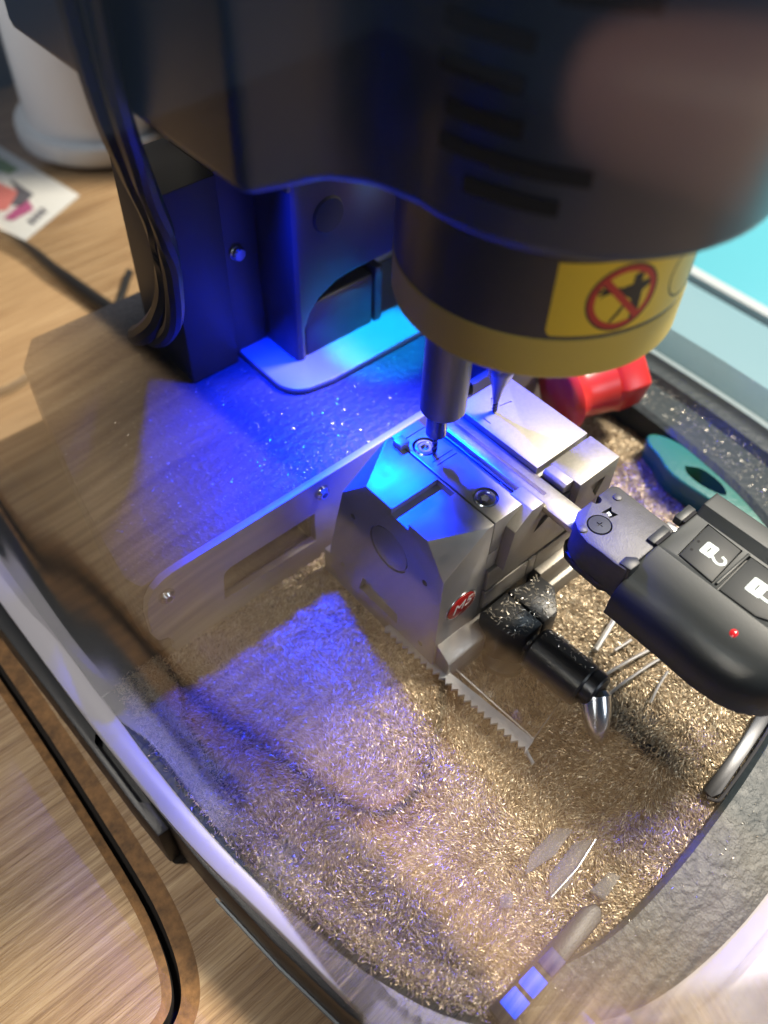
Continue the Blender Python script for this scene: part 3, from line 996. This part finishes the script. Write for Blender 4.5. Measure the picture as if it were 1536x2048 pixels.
B().lathe([(1.35, -0.4), (1.2, 0.55), (0.7, 0.85), (0, 0.95)], (14.7, -70.2, 0.6), (-0.3, 0, 1), 20).build('indicator', 'red_led', ky)
# hooks at the front of the fob
for x0, x1 in ((20.4, 27.6), (32.2, 38.8)):
    tb = B().box(x0, x1, -41.2, -38.6, 0.2, 2.9).build('hook', 'fob', ky, 0.35)
    B().box(x0 + 0.3, x1 - 0.9, -41.9, -41.0, 2.0, 3.0).build('gap', 'hole', tb)
B().prism([(8.8, -38.8), (11.8, -38.6), (14.0, -40.8), (13.0, -42.6), (9.2, -42.4)], 'z', -9, 2.5).build('hinge_tooth', 'fob', ky, 0.4)
B().prism([(28.8, -38.4), (31.0, -38.2), (31.2, -41.6), (29.0, -41.6)], 'z', -9, 1.2).build('hinge_tooth', 'silver', ky, 0.4)

# ================================================================== LOOSE THINGS IN THE TRAY
# red plastic handle
ax = Vector((1, -0.30, 0.06)).normalized()
t = thing('red_handle', 'red plastic tool handle lying behind the clamp', 'handle', (96, 40, -60))
o_ = Vector((82, 36.5, -36))
b = B().lathe([(0, -2), (11.5, -2), (13.4, 0), (13.8, 2), (11.8, 4), (11.3, 7), (11.8, 13), (12.4, 18)], o_, ax, 40)
b.build('grip', 'red_plastic', t, sharp=50)
b = B().lathe([(12.4, 18), (13.6, 21), (13.4, 30), (12.2, 31.5), (0, 31.8)], o_, ax, 6)
b.build('cap', 'red_plastic', t, 1.0)
# teal handle
tl = [(98, 0), (100, 6), (104, 8.5), (107.5, 5), (109.5, -4), (109, -20), (107, -50), (104, -75), (94, -75), (93.5, -50), (94.5, -28), (94, -10)]
tt = B().prism([(p.x, p.y) for p in smooth_path([(x, y, 0) for x, y in tl + tl[:1]], 4)][:-1], 'z', -59, -49).build('tool_handle', 'teal', None, 2.0, 3)
tag(tt, 'teal plastic tool handle with an eye hole, right of the key', 'handle')
cut(tt, B().prism([(p.x, p.y) for p in smooth_path([(x, y, 0) for x, y in [(101, -10), (104.6, -15), (104, -24), (100.4, -28), (98, -20), (98.6, -13), (101, -10)]], 4)][:-1], 'z', -70, -30))
# clear film with a serrated white strip
t = thing('film_scrap', 'clear plastic film with serrated white edge lying under the clamp', 'film', (-9, -18, -57))
B().prism([(-21.6, 11.4), (-18.6, -44.8), (4.2, -40.6), (4.2, 11)], 'z', -56.2, -56.0).build('film', 'film', t)
ser = [(-18.9, 11.2), (-16.6, -45.2)]
zz = []
for q in range(23):
    f = q / 22
    x, y = -24.2 + f * 4.0, 11.4 - f * 56.6
    zz += [(x - 0.2, y), (x - 1.6 - 0.3 * random.random(), y - 1.3)]
B().prism(zz + [(-16.9, -45.4), (-22.9, 11.0)], 'z', -55.9, -54.6).build('serrated_strip', 'serrated', t, 0.15)
B().tube([(-18.7, 11, -55.8), (-16.2, -45, -55.8)], 0.35, 8).build('fold', 'silver', t)
B().tube([(-16.8, -45, -55.8), (-6, -43, -55.7), (4.2, -40.6, -55.8)], 0.22, 8).build('fold', 'silver', t)
B().tube([(-19.6, -44.2, -57), (-21.2, -49.6, -57.6)], 0.6, 8).build('tail', 'serrated', t)
# bright wires and rods
for lab, pts, r in (('thick silver rod lying between the lever and the key fob', [(21, -37.2, -56.5), (33, -34.2, -56), (46, -30.6, -56.5)], 1.0),
                    ('upper curved silver wire right of the lever tip', [(15, -44.4, -57), (26, -46.4, -56.4), (40, -49.6, -56.6), (56, -55, -57)], 0.55),
                    ('lower curved silver wire right of the lever tip', [(8, -49.6, -57), (20, -50.4, -56.3), (38, -53.2, -56.6), (54, -60, -57)], 0.5),
                    ('short silver sliver under the lower corner of the fob', [(32.8, -56.6, -57), (26, -58, -56.8), (20, -59.8, -57)], 0.45),
                    ('short bright pin on shavings left of the fob corner', [(26, -41, -57), (33, -42, -56.8)], 0.5)):
    o = B().tube(smooth_path(pts, 5), r, 8).build('metal_wire', 'silver')
    tag(o, lab, 'wire', 'bright wires on the shavings')
# see-through plastic slivers
sl = [('long clear plastic sliver near the front lip, with a bright edge', [(-45, -77.4), (-41, -73.6), (-29, -72.2), (-24.6, -75.2), (-29, -76.2), (-40, -79)]),
      ('grey clear sliver half buried behind the bright edged one', [(-46, -69.4), (-40.8, -66.6), (-30, -66.4), (-27, -69.8), (-36, -71.2)]),
      ('small clear flake left of the plastic slivers', [(-57, -70.6), (-54.4, -68.6), (-51.6, -70.4), (-54.4, -73)])]
for lab, poly in sl:
    o = B().prism(poly, 'z', -57.8, -57.1).build('plastic_sliver', 'scrap', None, 0.2)
    tag(o, lab, 'plastic scrap', 'clear plastic scraps on the shavings')
    if 'bright' in lab:
        B().tube([(-45, -77.8, -57), (-34, -77.4, -56.8), (-24.4, -75.6, -57)], 0.3, 6).build('edge', 'silver', o)
o = B().prism([(9.6, -86.4), (9.2, -89.4), (12.4, -90.6), (30, -88.6), (48, -86.2), (47.6, -82.2), (30, -84.8)], 'z', -57.8, -56.6).build('metal_strip', 'dark_screw', None, 0.3)
tag(o, 'dark metal strip with rounded end along the tray lip, right', 'metal strip')
o = B().tube(smooth_path([(8.6, -88.6, -57.2), (10, -90.8, -57.2), (13, -91.2, -57), (30, -89.6, -56.8), (48, -87, -57)], 5), 0.55, 8).build('wire_ring', 'hair')
tag(o, 'black wire curled along the dark metal strip', 'wire')
o = B().prism([(-36, -83.2), (-28.2, -83.6), (-27, -86.4), (-35, -87.4)], 'z', -57.6, -56.4).build('acrylic_chip', 'scrap', None, 0.2)
tag(o, 'short clear bar at the tip of the added glowing stick', 'plastic scrap')
# added glowing stick standing in for the blue LED reflection in the shield
t = thing('reflection_stick', 'added black stick whose glowing blue squares stand for the LED reflection', 'reflection stand-in', (-58, -88.5, -57.5))
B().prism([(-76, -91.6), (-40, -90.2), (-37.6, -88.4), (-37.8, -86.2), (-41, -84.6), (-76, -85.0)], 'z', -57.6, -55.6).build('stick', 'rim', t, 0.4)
for cx_, mm in ((-70.3, 'reflection_glow'), (-63.7, 'reflection_glow'), (-56.8, 'reflection_glow_dim')):
    B().box(cx_ - 2.7, cx_ + 2.7, -91.0 + (cx_ + 76) * 0.02, -85.8, -55.9, -55.3).build('window', mm, t, 0.3)  # glowing squares imitate the reflected LEDs
# ================================================================== THINGS BEHIND
t = thing('printed_card', 'white card with pink and magenta print on the table behind', 'card', (20, 360, TZ))
B().prism([(32, 460), (46.5, 352), (2.5, 330), (-20, 380), (-10, 470)], 'z', TZ + 0.4, TZ + 1.0).build('sheet', 'paper', t)
B().prism([(14, 402), (22, 376), (8, 362), (-6, 372), (-4, 410)], 'z', TZ + 1.1, TZ + 1.2).build('print', 'pink_ink', t)
B().prism([(24, 392), (27, 368), (16, 361), (12, 366), (21, 375)], 'z', TZ + 1.25, TZ + 1.35).build('print', 'grey_ink', t)
B().prism([(14, 362), (22, 364), (20, 354), (6, 351), (3, 356)], 'z', TZ + 1.25, TZ + 1.35).build('print', 'magenta_ink', t)
B().prism([(30, 420), (33, 398), (26, 396), (20, 412)], 'z', TZ + 1.25, TZ + 1.35).build('print', 'green_ink', t)
for k in range(4):
    B().box(12 + 3.4 * k, 14.4 + 3.4 * k, 341 + 2 * k, 347 + 2 * k, TZ + 1.1, TZ + 1.2).build('mark', 'grey_ink', t)
t = thing('plastic_drum', 'tall white plastic drum standing behind the card', 'drum', (94, 408, TZ))
B().lathe([(0, 0), (44, 0), (46, 3), (46, 8), (43, 10), (43, 300), (0, 300)], (94, 408, TZ + 0.5), (0, 0, 1), 48).build('body', 'roll', t)
B().lathe([(43.2, 4), (49.5, 4), (50, 6), (50, 12), (49.5, 14), (43.2, 14)], (94, 408, TZ + 0.5), (0, 0, 1), 48).build('hoop', 'roll', t)
t = thing('equipment_cabinet', 'dark grey cabinet standing behind the machine at the back', 'cabinet', (190, 430, TZ))
B().box(106, 400, 326, 505, TZ + 4, 320).build('case', 'cabinet', t, 4)
B().box(114, 392, 324.5, 327, TZ + 16, 300).build('door', 'cabinet', t, 1)
for zz_ in (-40, 60, 160):
    B().box(126, 146, 320, 325, zz_, zz_ + 10).build('handle', 'rim', t, 1)
c1 = smooth_path([(-60, 460, TZ + 4), (-8, 339, TZ + 4), (0.5, 289, TZ + 4), (5.7, 249, TZ + 4), (8, 222, TZ + 8), (-8, 180, -52), (-30, 136, -14), (-37, 112, 6), (-37, 98, 22), (-36, 92, 38), (-37, 91, 55), (-42, 88, 72), (-48, 82, 92), (-52, 78, 125)], 8)
o = B().tube(c1, 3.6, 10).build('power_cable', 'cable')
tag(o, 'thick black cable rising from the table beside the side column', 'cable')
c2 = smooth_path([(60, 300, TZ + 4), (24, 232, TZ + 5), (4, 196, -64), (-26, 134, -16), (-36, 104, 8), (-38, 90, 24), (-39, 84, 40), (-40, 82, 58), (-44, 80, 76), (-49, 74, 98), (-51, 70, 130)], 8)
o = B().tube(c2, 2.6, 10).build('power_cable', 'cable')
tag(o, 'thinner black cable looping up closest to the side column', 'cable')
c3 = smooth_path([(-110, 260, TZ + 2), (-61.5, 228, TZ + 2), (-23, 240, TZ + 2), (6, 246, TZ + 2), (30, 270, TZ + 2)], 8)
o = B().tube(c3, 2.0, 8).build('power_cable', 'cable')
tag(o, 'thin black cable lying flat across the table behind the deck', 'cable')


# ================================================================== SHAVINGS
def inside(poly, x, y):
    poly = np.asarray(poly)
    c = np.zeros(len(x), bool)
    j = len(poly) - 1
    for i in range(len(poly)):
        xi, yi = poly[i]
        xj, yj = poly[j]
        k = ((yi > y) != (yj > y)) & (x < (xj - xi) * (y - yi) / (yj - yi + 1e-12) + xi)
        c ^= k
        j = i
    return c


def fld(x, y, s, seed):
    r = np.random.default_rng(seed)
    v = np.zeros_like(x)
    for k in range(9):
        a = r.uniform(0, 2 * PI)
        f = s * r.uniform(0.5, 1.8)
        v += np.sin((x * math.cos(a) + y * math.sin(a)) * f + r.uniform(0, 6.28)) / 3.0
    return v


def bed_z(x, y):
    return -59.6 + 0.8 * fld(x, y, 0.13, 3) + 0.45 * fld(x, y, 0.5, 4)


def chips(name, x, y, z, ang, mt, lmin, lmax, wd, tiltmax, seed):
    r = np.random.default_rng(seed)
    n = len(x)
    L = r.uniform(lmin, lmax, n)
    W = wd * r.uniform(0.6, 1.4, n)
    tilt = r.uniform(-0.15, 1, n) * tiltmax
    curl = r.uniform(-0.5, 0.9, n)
    roll = r.uniform(-0.9, 0.9, n)
    side = r.uniform(-0.35, 0.35, n)
    d = np.stack([np.cos(ang) * np.cos(tilt), np.sin(ang) * np.cos(tilt), np.sin(tilt)], 1)
    s = np.stack([-np.sin(ang), np.cos(ang), np.zeros(n)], 1)
    u = np.cross(d, s)
    s2 = s * np.cos(roll)[:, None] + u * np.sin(roll)[:, None]
    u2 = np.cross(d, s2)
    P = np.zeros((n, 8, 3))
    c0 = np.stack([x, y, z], 1)
    for k in range(4):
        f = k / 3.0
        wk = W * (0.55, 1.0, 0.9, 0.3)[k]
        c = c0 + d * (L * (f - 0.5))[:, None] + u2 * (curl * L * 0.25 * (1 - (2 * f - 1) ** 2))[:, None] + s2 * (side * L * (2 * f - 1) ** 2 * 0.4)[:, None]
        P[:, 2 * k] = c - s2 * wk[:, None]
        P[:, 2 * k + 1] = c + s2 * wk[:, None]
    idx = (np.arange(n) * 8)[:, None, None] + np.array([[0, 1, 3, 2], [2, 3, 5, 4], [4, 5, 7, 6]])[None]
    V = P.reshape(-1, 3) * S
    F = idx.reshape(-1)
    me = bpy.data.meshes.new(name)
    me.vertices.add(len(V))
    me.vertices.foreach_set('co', V.astype(np.float32).ravel())
    nf = len(F) // 4
    me.loops.add(len(F))
    me.loops.foreach_set('vertex_index', F.astype(np.int32))
    me.polygons.add(nf)
    me.polygons.foreach_set('loop_start', np.arange(nf, dtype=np.int32) * 4)
    me.polygons.foreach_set('use_smooth', np.ones(nf, bool))
    me.update(calc_edges=True)
    me.materials.append(M[mt])
    ob = bpy.data.objects.new(name, me)
    COL.objects.link(ob)
    return ob


# packed bed and the loose chips on it
gx, gy = np.meshgrid(np.arange(-92, 110.1, 1.6), np.arange(-93, 49.1, 1.6), indexing='ij')
ok = inside(pi_, gx.ravel(), gy.ravel()).reshape(gx.shape)
zz = bed_z(gx, gy) - 0.35
b = B()
ids = {}
for i in range(gx.shape[0]):
    for j in range(gx.shape[1]):
        if ok[i, j]:
            ids[i, j] = b.bm.verts.new((gx[i, j], gy[i, j], zz[i, j]))
for (i, j), v in list(ids.items()):
    q = [ids.get((i, j)), ids.get((i + 1, j)), ids.get((i + 1, j + 1)), ids.get((i, j + 1))]
    if all(q):
        b.bm.faces.new(q)
bed = b.build('shavings_bed', 'bed', sharp=180, up=True)
tag(bed, 'packed brass swarf covering the tray floor', None, None, 'stuff')
N = 230000
x = rng.uniform(-93, 110, N)
y = rng.uniform(-94, 49, N)
dens = np.where(x < -60, 0.9, 1.0) * np.where((x > 55) | (y > 42), 0.75, 1.0)
keep = inside(pi_, x, y) & (rng.uniform(0, 1, N) < dens) & ~((x > -20) & (x < 46) & (y > -8) & (y < 44))
x, y = x[keep], y[keep]
ang = 1.5 * fld(x, y, 0.075, 11) + 0.8 * fld(x, y, 0.35, 12) + rng.normal(0, 0.5, len(x)) + 1.3
ch = chips('brass_shavings', x, y, bed_z(x, y) + rng.uniform(-0.1, 0.55, len(x)), ang, 'brass', 0.6, 1.9, 0.115, 0.75, 21)
tag(ch, 'heap of curled brass shavings filling the tray', None, None, 'stuff')
# longer curls lying on top of the heap
N = 2600
x = rng.uniform(-93, 110, N)
y = rng.uniform(-94, 49, N)
keep = inside(pi_, x, y) & ~((x > -22) & (x < 46) & (y > -14) & (y < 44)) & (fld(x, y, 0.12, 31) > 0.0)
x, y = x[keep], y[keep]
o = chips('brass_curls', x, y, bed_z(x, y) + rng.uniform(0.2, 0.9, len(x)), 1.5 * fld(x, y, 0.075, 11) + 1.3 + rng.normal(0, 0.7, len(x)), 'brass', 1.8, 3.4, 0.14, 0.5, 26)
tag(o, 'longer brass curls on top of the shavings', None, None, 'stuff')
# dust caught on the clamp's ledges
xs = np.concatenate([rng.uniform(-21, -3, 60), rng.uniform(-4, 12, 14), rng.uniform(8, 10.5, 16)])
ys_ = np.concatenate([rng.uniform(-13.5, -9, 60), rng.uniform(-9.4, -8.5, 14), rng.uniform(-2, 20, 16)])
zs = np.concatenate([-44.9 - (-8.3 - ys_[:60]) * 0.70, np.full(14, -21.2), np.full(16, -4.5)])
o = chips('clamp_dust', xs, ys_, zs, rng.uniform(0, 6.28, len(xs)), 'silver_chip', 0.4, 1.5, 0.10, 0.3, 27)
tag(o, 'bright dust caught on the ledges of the steel clamp', None, None, 'stuff')
# sparse chips on the deck
N = 1100
x = rng.normal(-34, 34, N)
y = 54 + np.abs(rng.normal(0, 34, N))
keep = inside(deck_poly, x, y) & ~((x > -4) & (y > 82)) & ~((x > -25) & (y > 112))
x, y = x[keep], y[keep]
o = chips('deck_shavings', x, y, np.full(len(x), -24.8) + rng.uniform(0, 0.25, len(x)), rng.uniform(0, 6.28, len(x)), 'silver_chip', 0.3, 1.1, 0.10, 0.4, 22)
tag(o, 'fine bright shavings scattered over the blue deck', None, None, 'stuff')
# chips on the lever hub and handle
xs, ys_, zs = [], [], []
for k in range(260):
    if k < 190:
        xs.append(rng.uniform(-5, 17.5)); ys_.append(rng.uniform(-24, -11)); zs.append(-39.8)
    else:
        a = rng.uniform(0.2, 1.5); d = rng.uniform(2.5, 19.5)
        p = h0 + hd * d
        xs.append(p.x + 7.25 * math.cos(a)); ys_.append(p.y); zs.append(p.z + 7.25 * math.sin(a))
o = chips('lever_shavings', np.array(xs), np.array(ys_), np.array(zs), rng.uniform(0, 6.28, 260), 'silver_chip', 0.5, 2.2, 0.12, 0.35, 23)
tag(o, 'bright shavings clinging to the black clamp lever', None, None, 'stuff')
# chips on the lip, the right ledge, the base moulding
lx, ly, lz = [], [], []
for k in range(1500):
    u = rng.uniform(0, len(rows) - 1.01) if k < 400 else rng.uniform(len(rows) * 0.74, len(rows) - 1.01)
    i = int(u)
    u -= i
    r_ = rows[i]
    f = rng.uniform(0.10, 0.62) ** (1.0 if k < 400 else 1.3)
    x0, y0 = [(1 - u) * rows[i][2][c] + u * rows[i + 1][2][c] for c in (0, 1)]
    x1, y1 = [(1 - u) * rows[i][-1][c] + u * rows[i + 1][-1][c] for c in (0, 1)]
    lx.append(x0 + (x1 - x0) * f + rng.normal(0, 0.8)); ly.append(y0 + (y1 - y0) * f + rng.normal(0, 0.8))
    lz.append(r_[2][2] + 0.05 - (1.2 if f > 0.5 else 0))
o = chips('ledge_shavings', np.array(lx), np.array(ly), np.array(lz), rng.uniform(0, 6.28, 1500), 'silver_chip', 0.3, 1.1, 0.08, 0.4, 24)
tag(o, 'scattered shavings on the lip round the tray', None, None, 'stuff')

# fine dust drifting over the left part of the lip
n_l = int(len(rows) * 0.40)
lx, ly, lz = [], [], []
for k in range(20000):
    u = rng.uniform(0, n_l)
    i = int(u)
    u -= i
    f = abs(rng.normal(0, 0.42))
    if f > 0.80:
        continue
    r_ = rows[i]
    x0, y0 = [(1 - u) * rows[i][2][c] + u * rows[i + 1][2][c] for c in (0, 1)]
    x1, y1 = [(1 - u) * rows[i][-1][c] + u * rows[i + 1][-1][c] for c in (0, 1)]
    lx.append(x0 + (x1 - x0) * f + rng.normal(0, 0.8)); ly.append(y0 + (y1 - y0) * f + rng.normal(0, 0.8))
    lz.append(r_[2][2] + 0.15 - (0.6 if f > 0.5 else 0) + rng.uniform(0, 0.25))
o = chips('lip_dust', np.array(lx), np.array(ly), np.array(lz), rng.uniform(0, 6.28, len(lx)), 'brass', 0.5, 1.8, 0.11, 0.5, 28)
tag(o, 'fine brass dust drifted over the left lip of the tray', None, None, 'stuff')

# ================================================================== the photographer's hand, mirrored in the shield
hx = Vector((12.6, 24.2, 1.5)).normalized()
hy = Vector((0, 0, 1)).cross(hx).normalized()
hz = hx.cross(hy)
hc = Vector((-165.8, -36.2, 134.5)) - hx * 86 + hy * 18
par = thing('person', 'bare hand with outstretched thumb and dark sleeve, mirrored in the shield', 'person', tuple(hc))
hbm = bmesh.new()
skin = hbm.verts.layers.skin.verify()


def chain(pts, rad, start=None):
    prev = start
    out = []
    for p, r in zip(pts, rad):
        v = hbm.verts.new(Vector(p))
        v[skin].radius = (r, r)
        if prev is not None:
            hbm.edges.new((prev, v))
        prev = v
        out.append(v)
    return out


wr = chain([(-70, -10, -26), (-34, -4, -8), (-8, 0, 0)], [24, 22, 26])
for i in range(4):
    y0 = -24 + 16 * i
    L = (0.85, 1.0, 0.95, 0.78)[i]
    y0 += 10
    chain([(16, y0, -8), (30, y0 * 1.05, -14), (44 * L, y0 * 1.05, -30), (36 * L, y0, -46), (18 * L, y0 * 0.95, -48)], [11, 10, 9.5, 8.6, 7.6], wr[-1])
chain([(12, -22, -2), (36, -22, 0), (60, -20, 1), (78, -18, 0), (85, -18, -1)], [15, 12, 11, 9.5, 7], wr[-1])
wr[0][skin].use_root = True
me = bpy.data.meshes.new('hand')
hbm.to_mesh(me)
hbm.free()
ho = bpy.data.objects.new('hand_source', me)
COL.objects.link(ho)
ho.modifiers.new('skin', 'SKIN')
sb = ho.modifiers.new('sub', 'SUBSURF')
sb.levels = 2
sb.render_levels = 2
bpy.context.view_layer.update()
me2 = bpy.data.meshes.new_from_object(ho.evaluated_get(bpy.context.evaluated_depsgraph_get()))
bpy.data.objects.remove(ho)
bb = B()
bb.bm.from_mesh(me2)
bpy.data.meshes.remove(me2)
for v in bb.bm.verts:
    v.co = hc + hx * v.co.x + hy * v.co.y + hz * v.co.z
bb.build('hand', 'skin', par, sharp=180)
B().tube([hc + hx * p[0] + hy * p[1] + hz * p[2] for p in ((-190, -30, -90), (-110, -14, -48), (-52, -6, -14))], [40, 34, 30], 20).build('sleeve', 'sleeve', par)
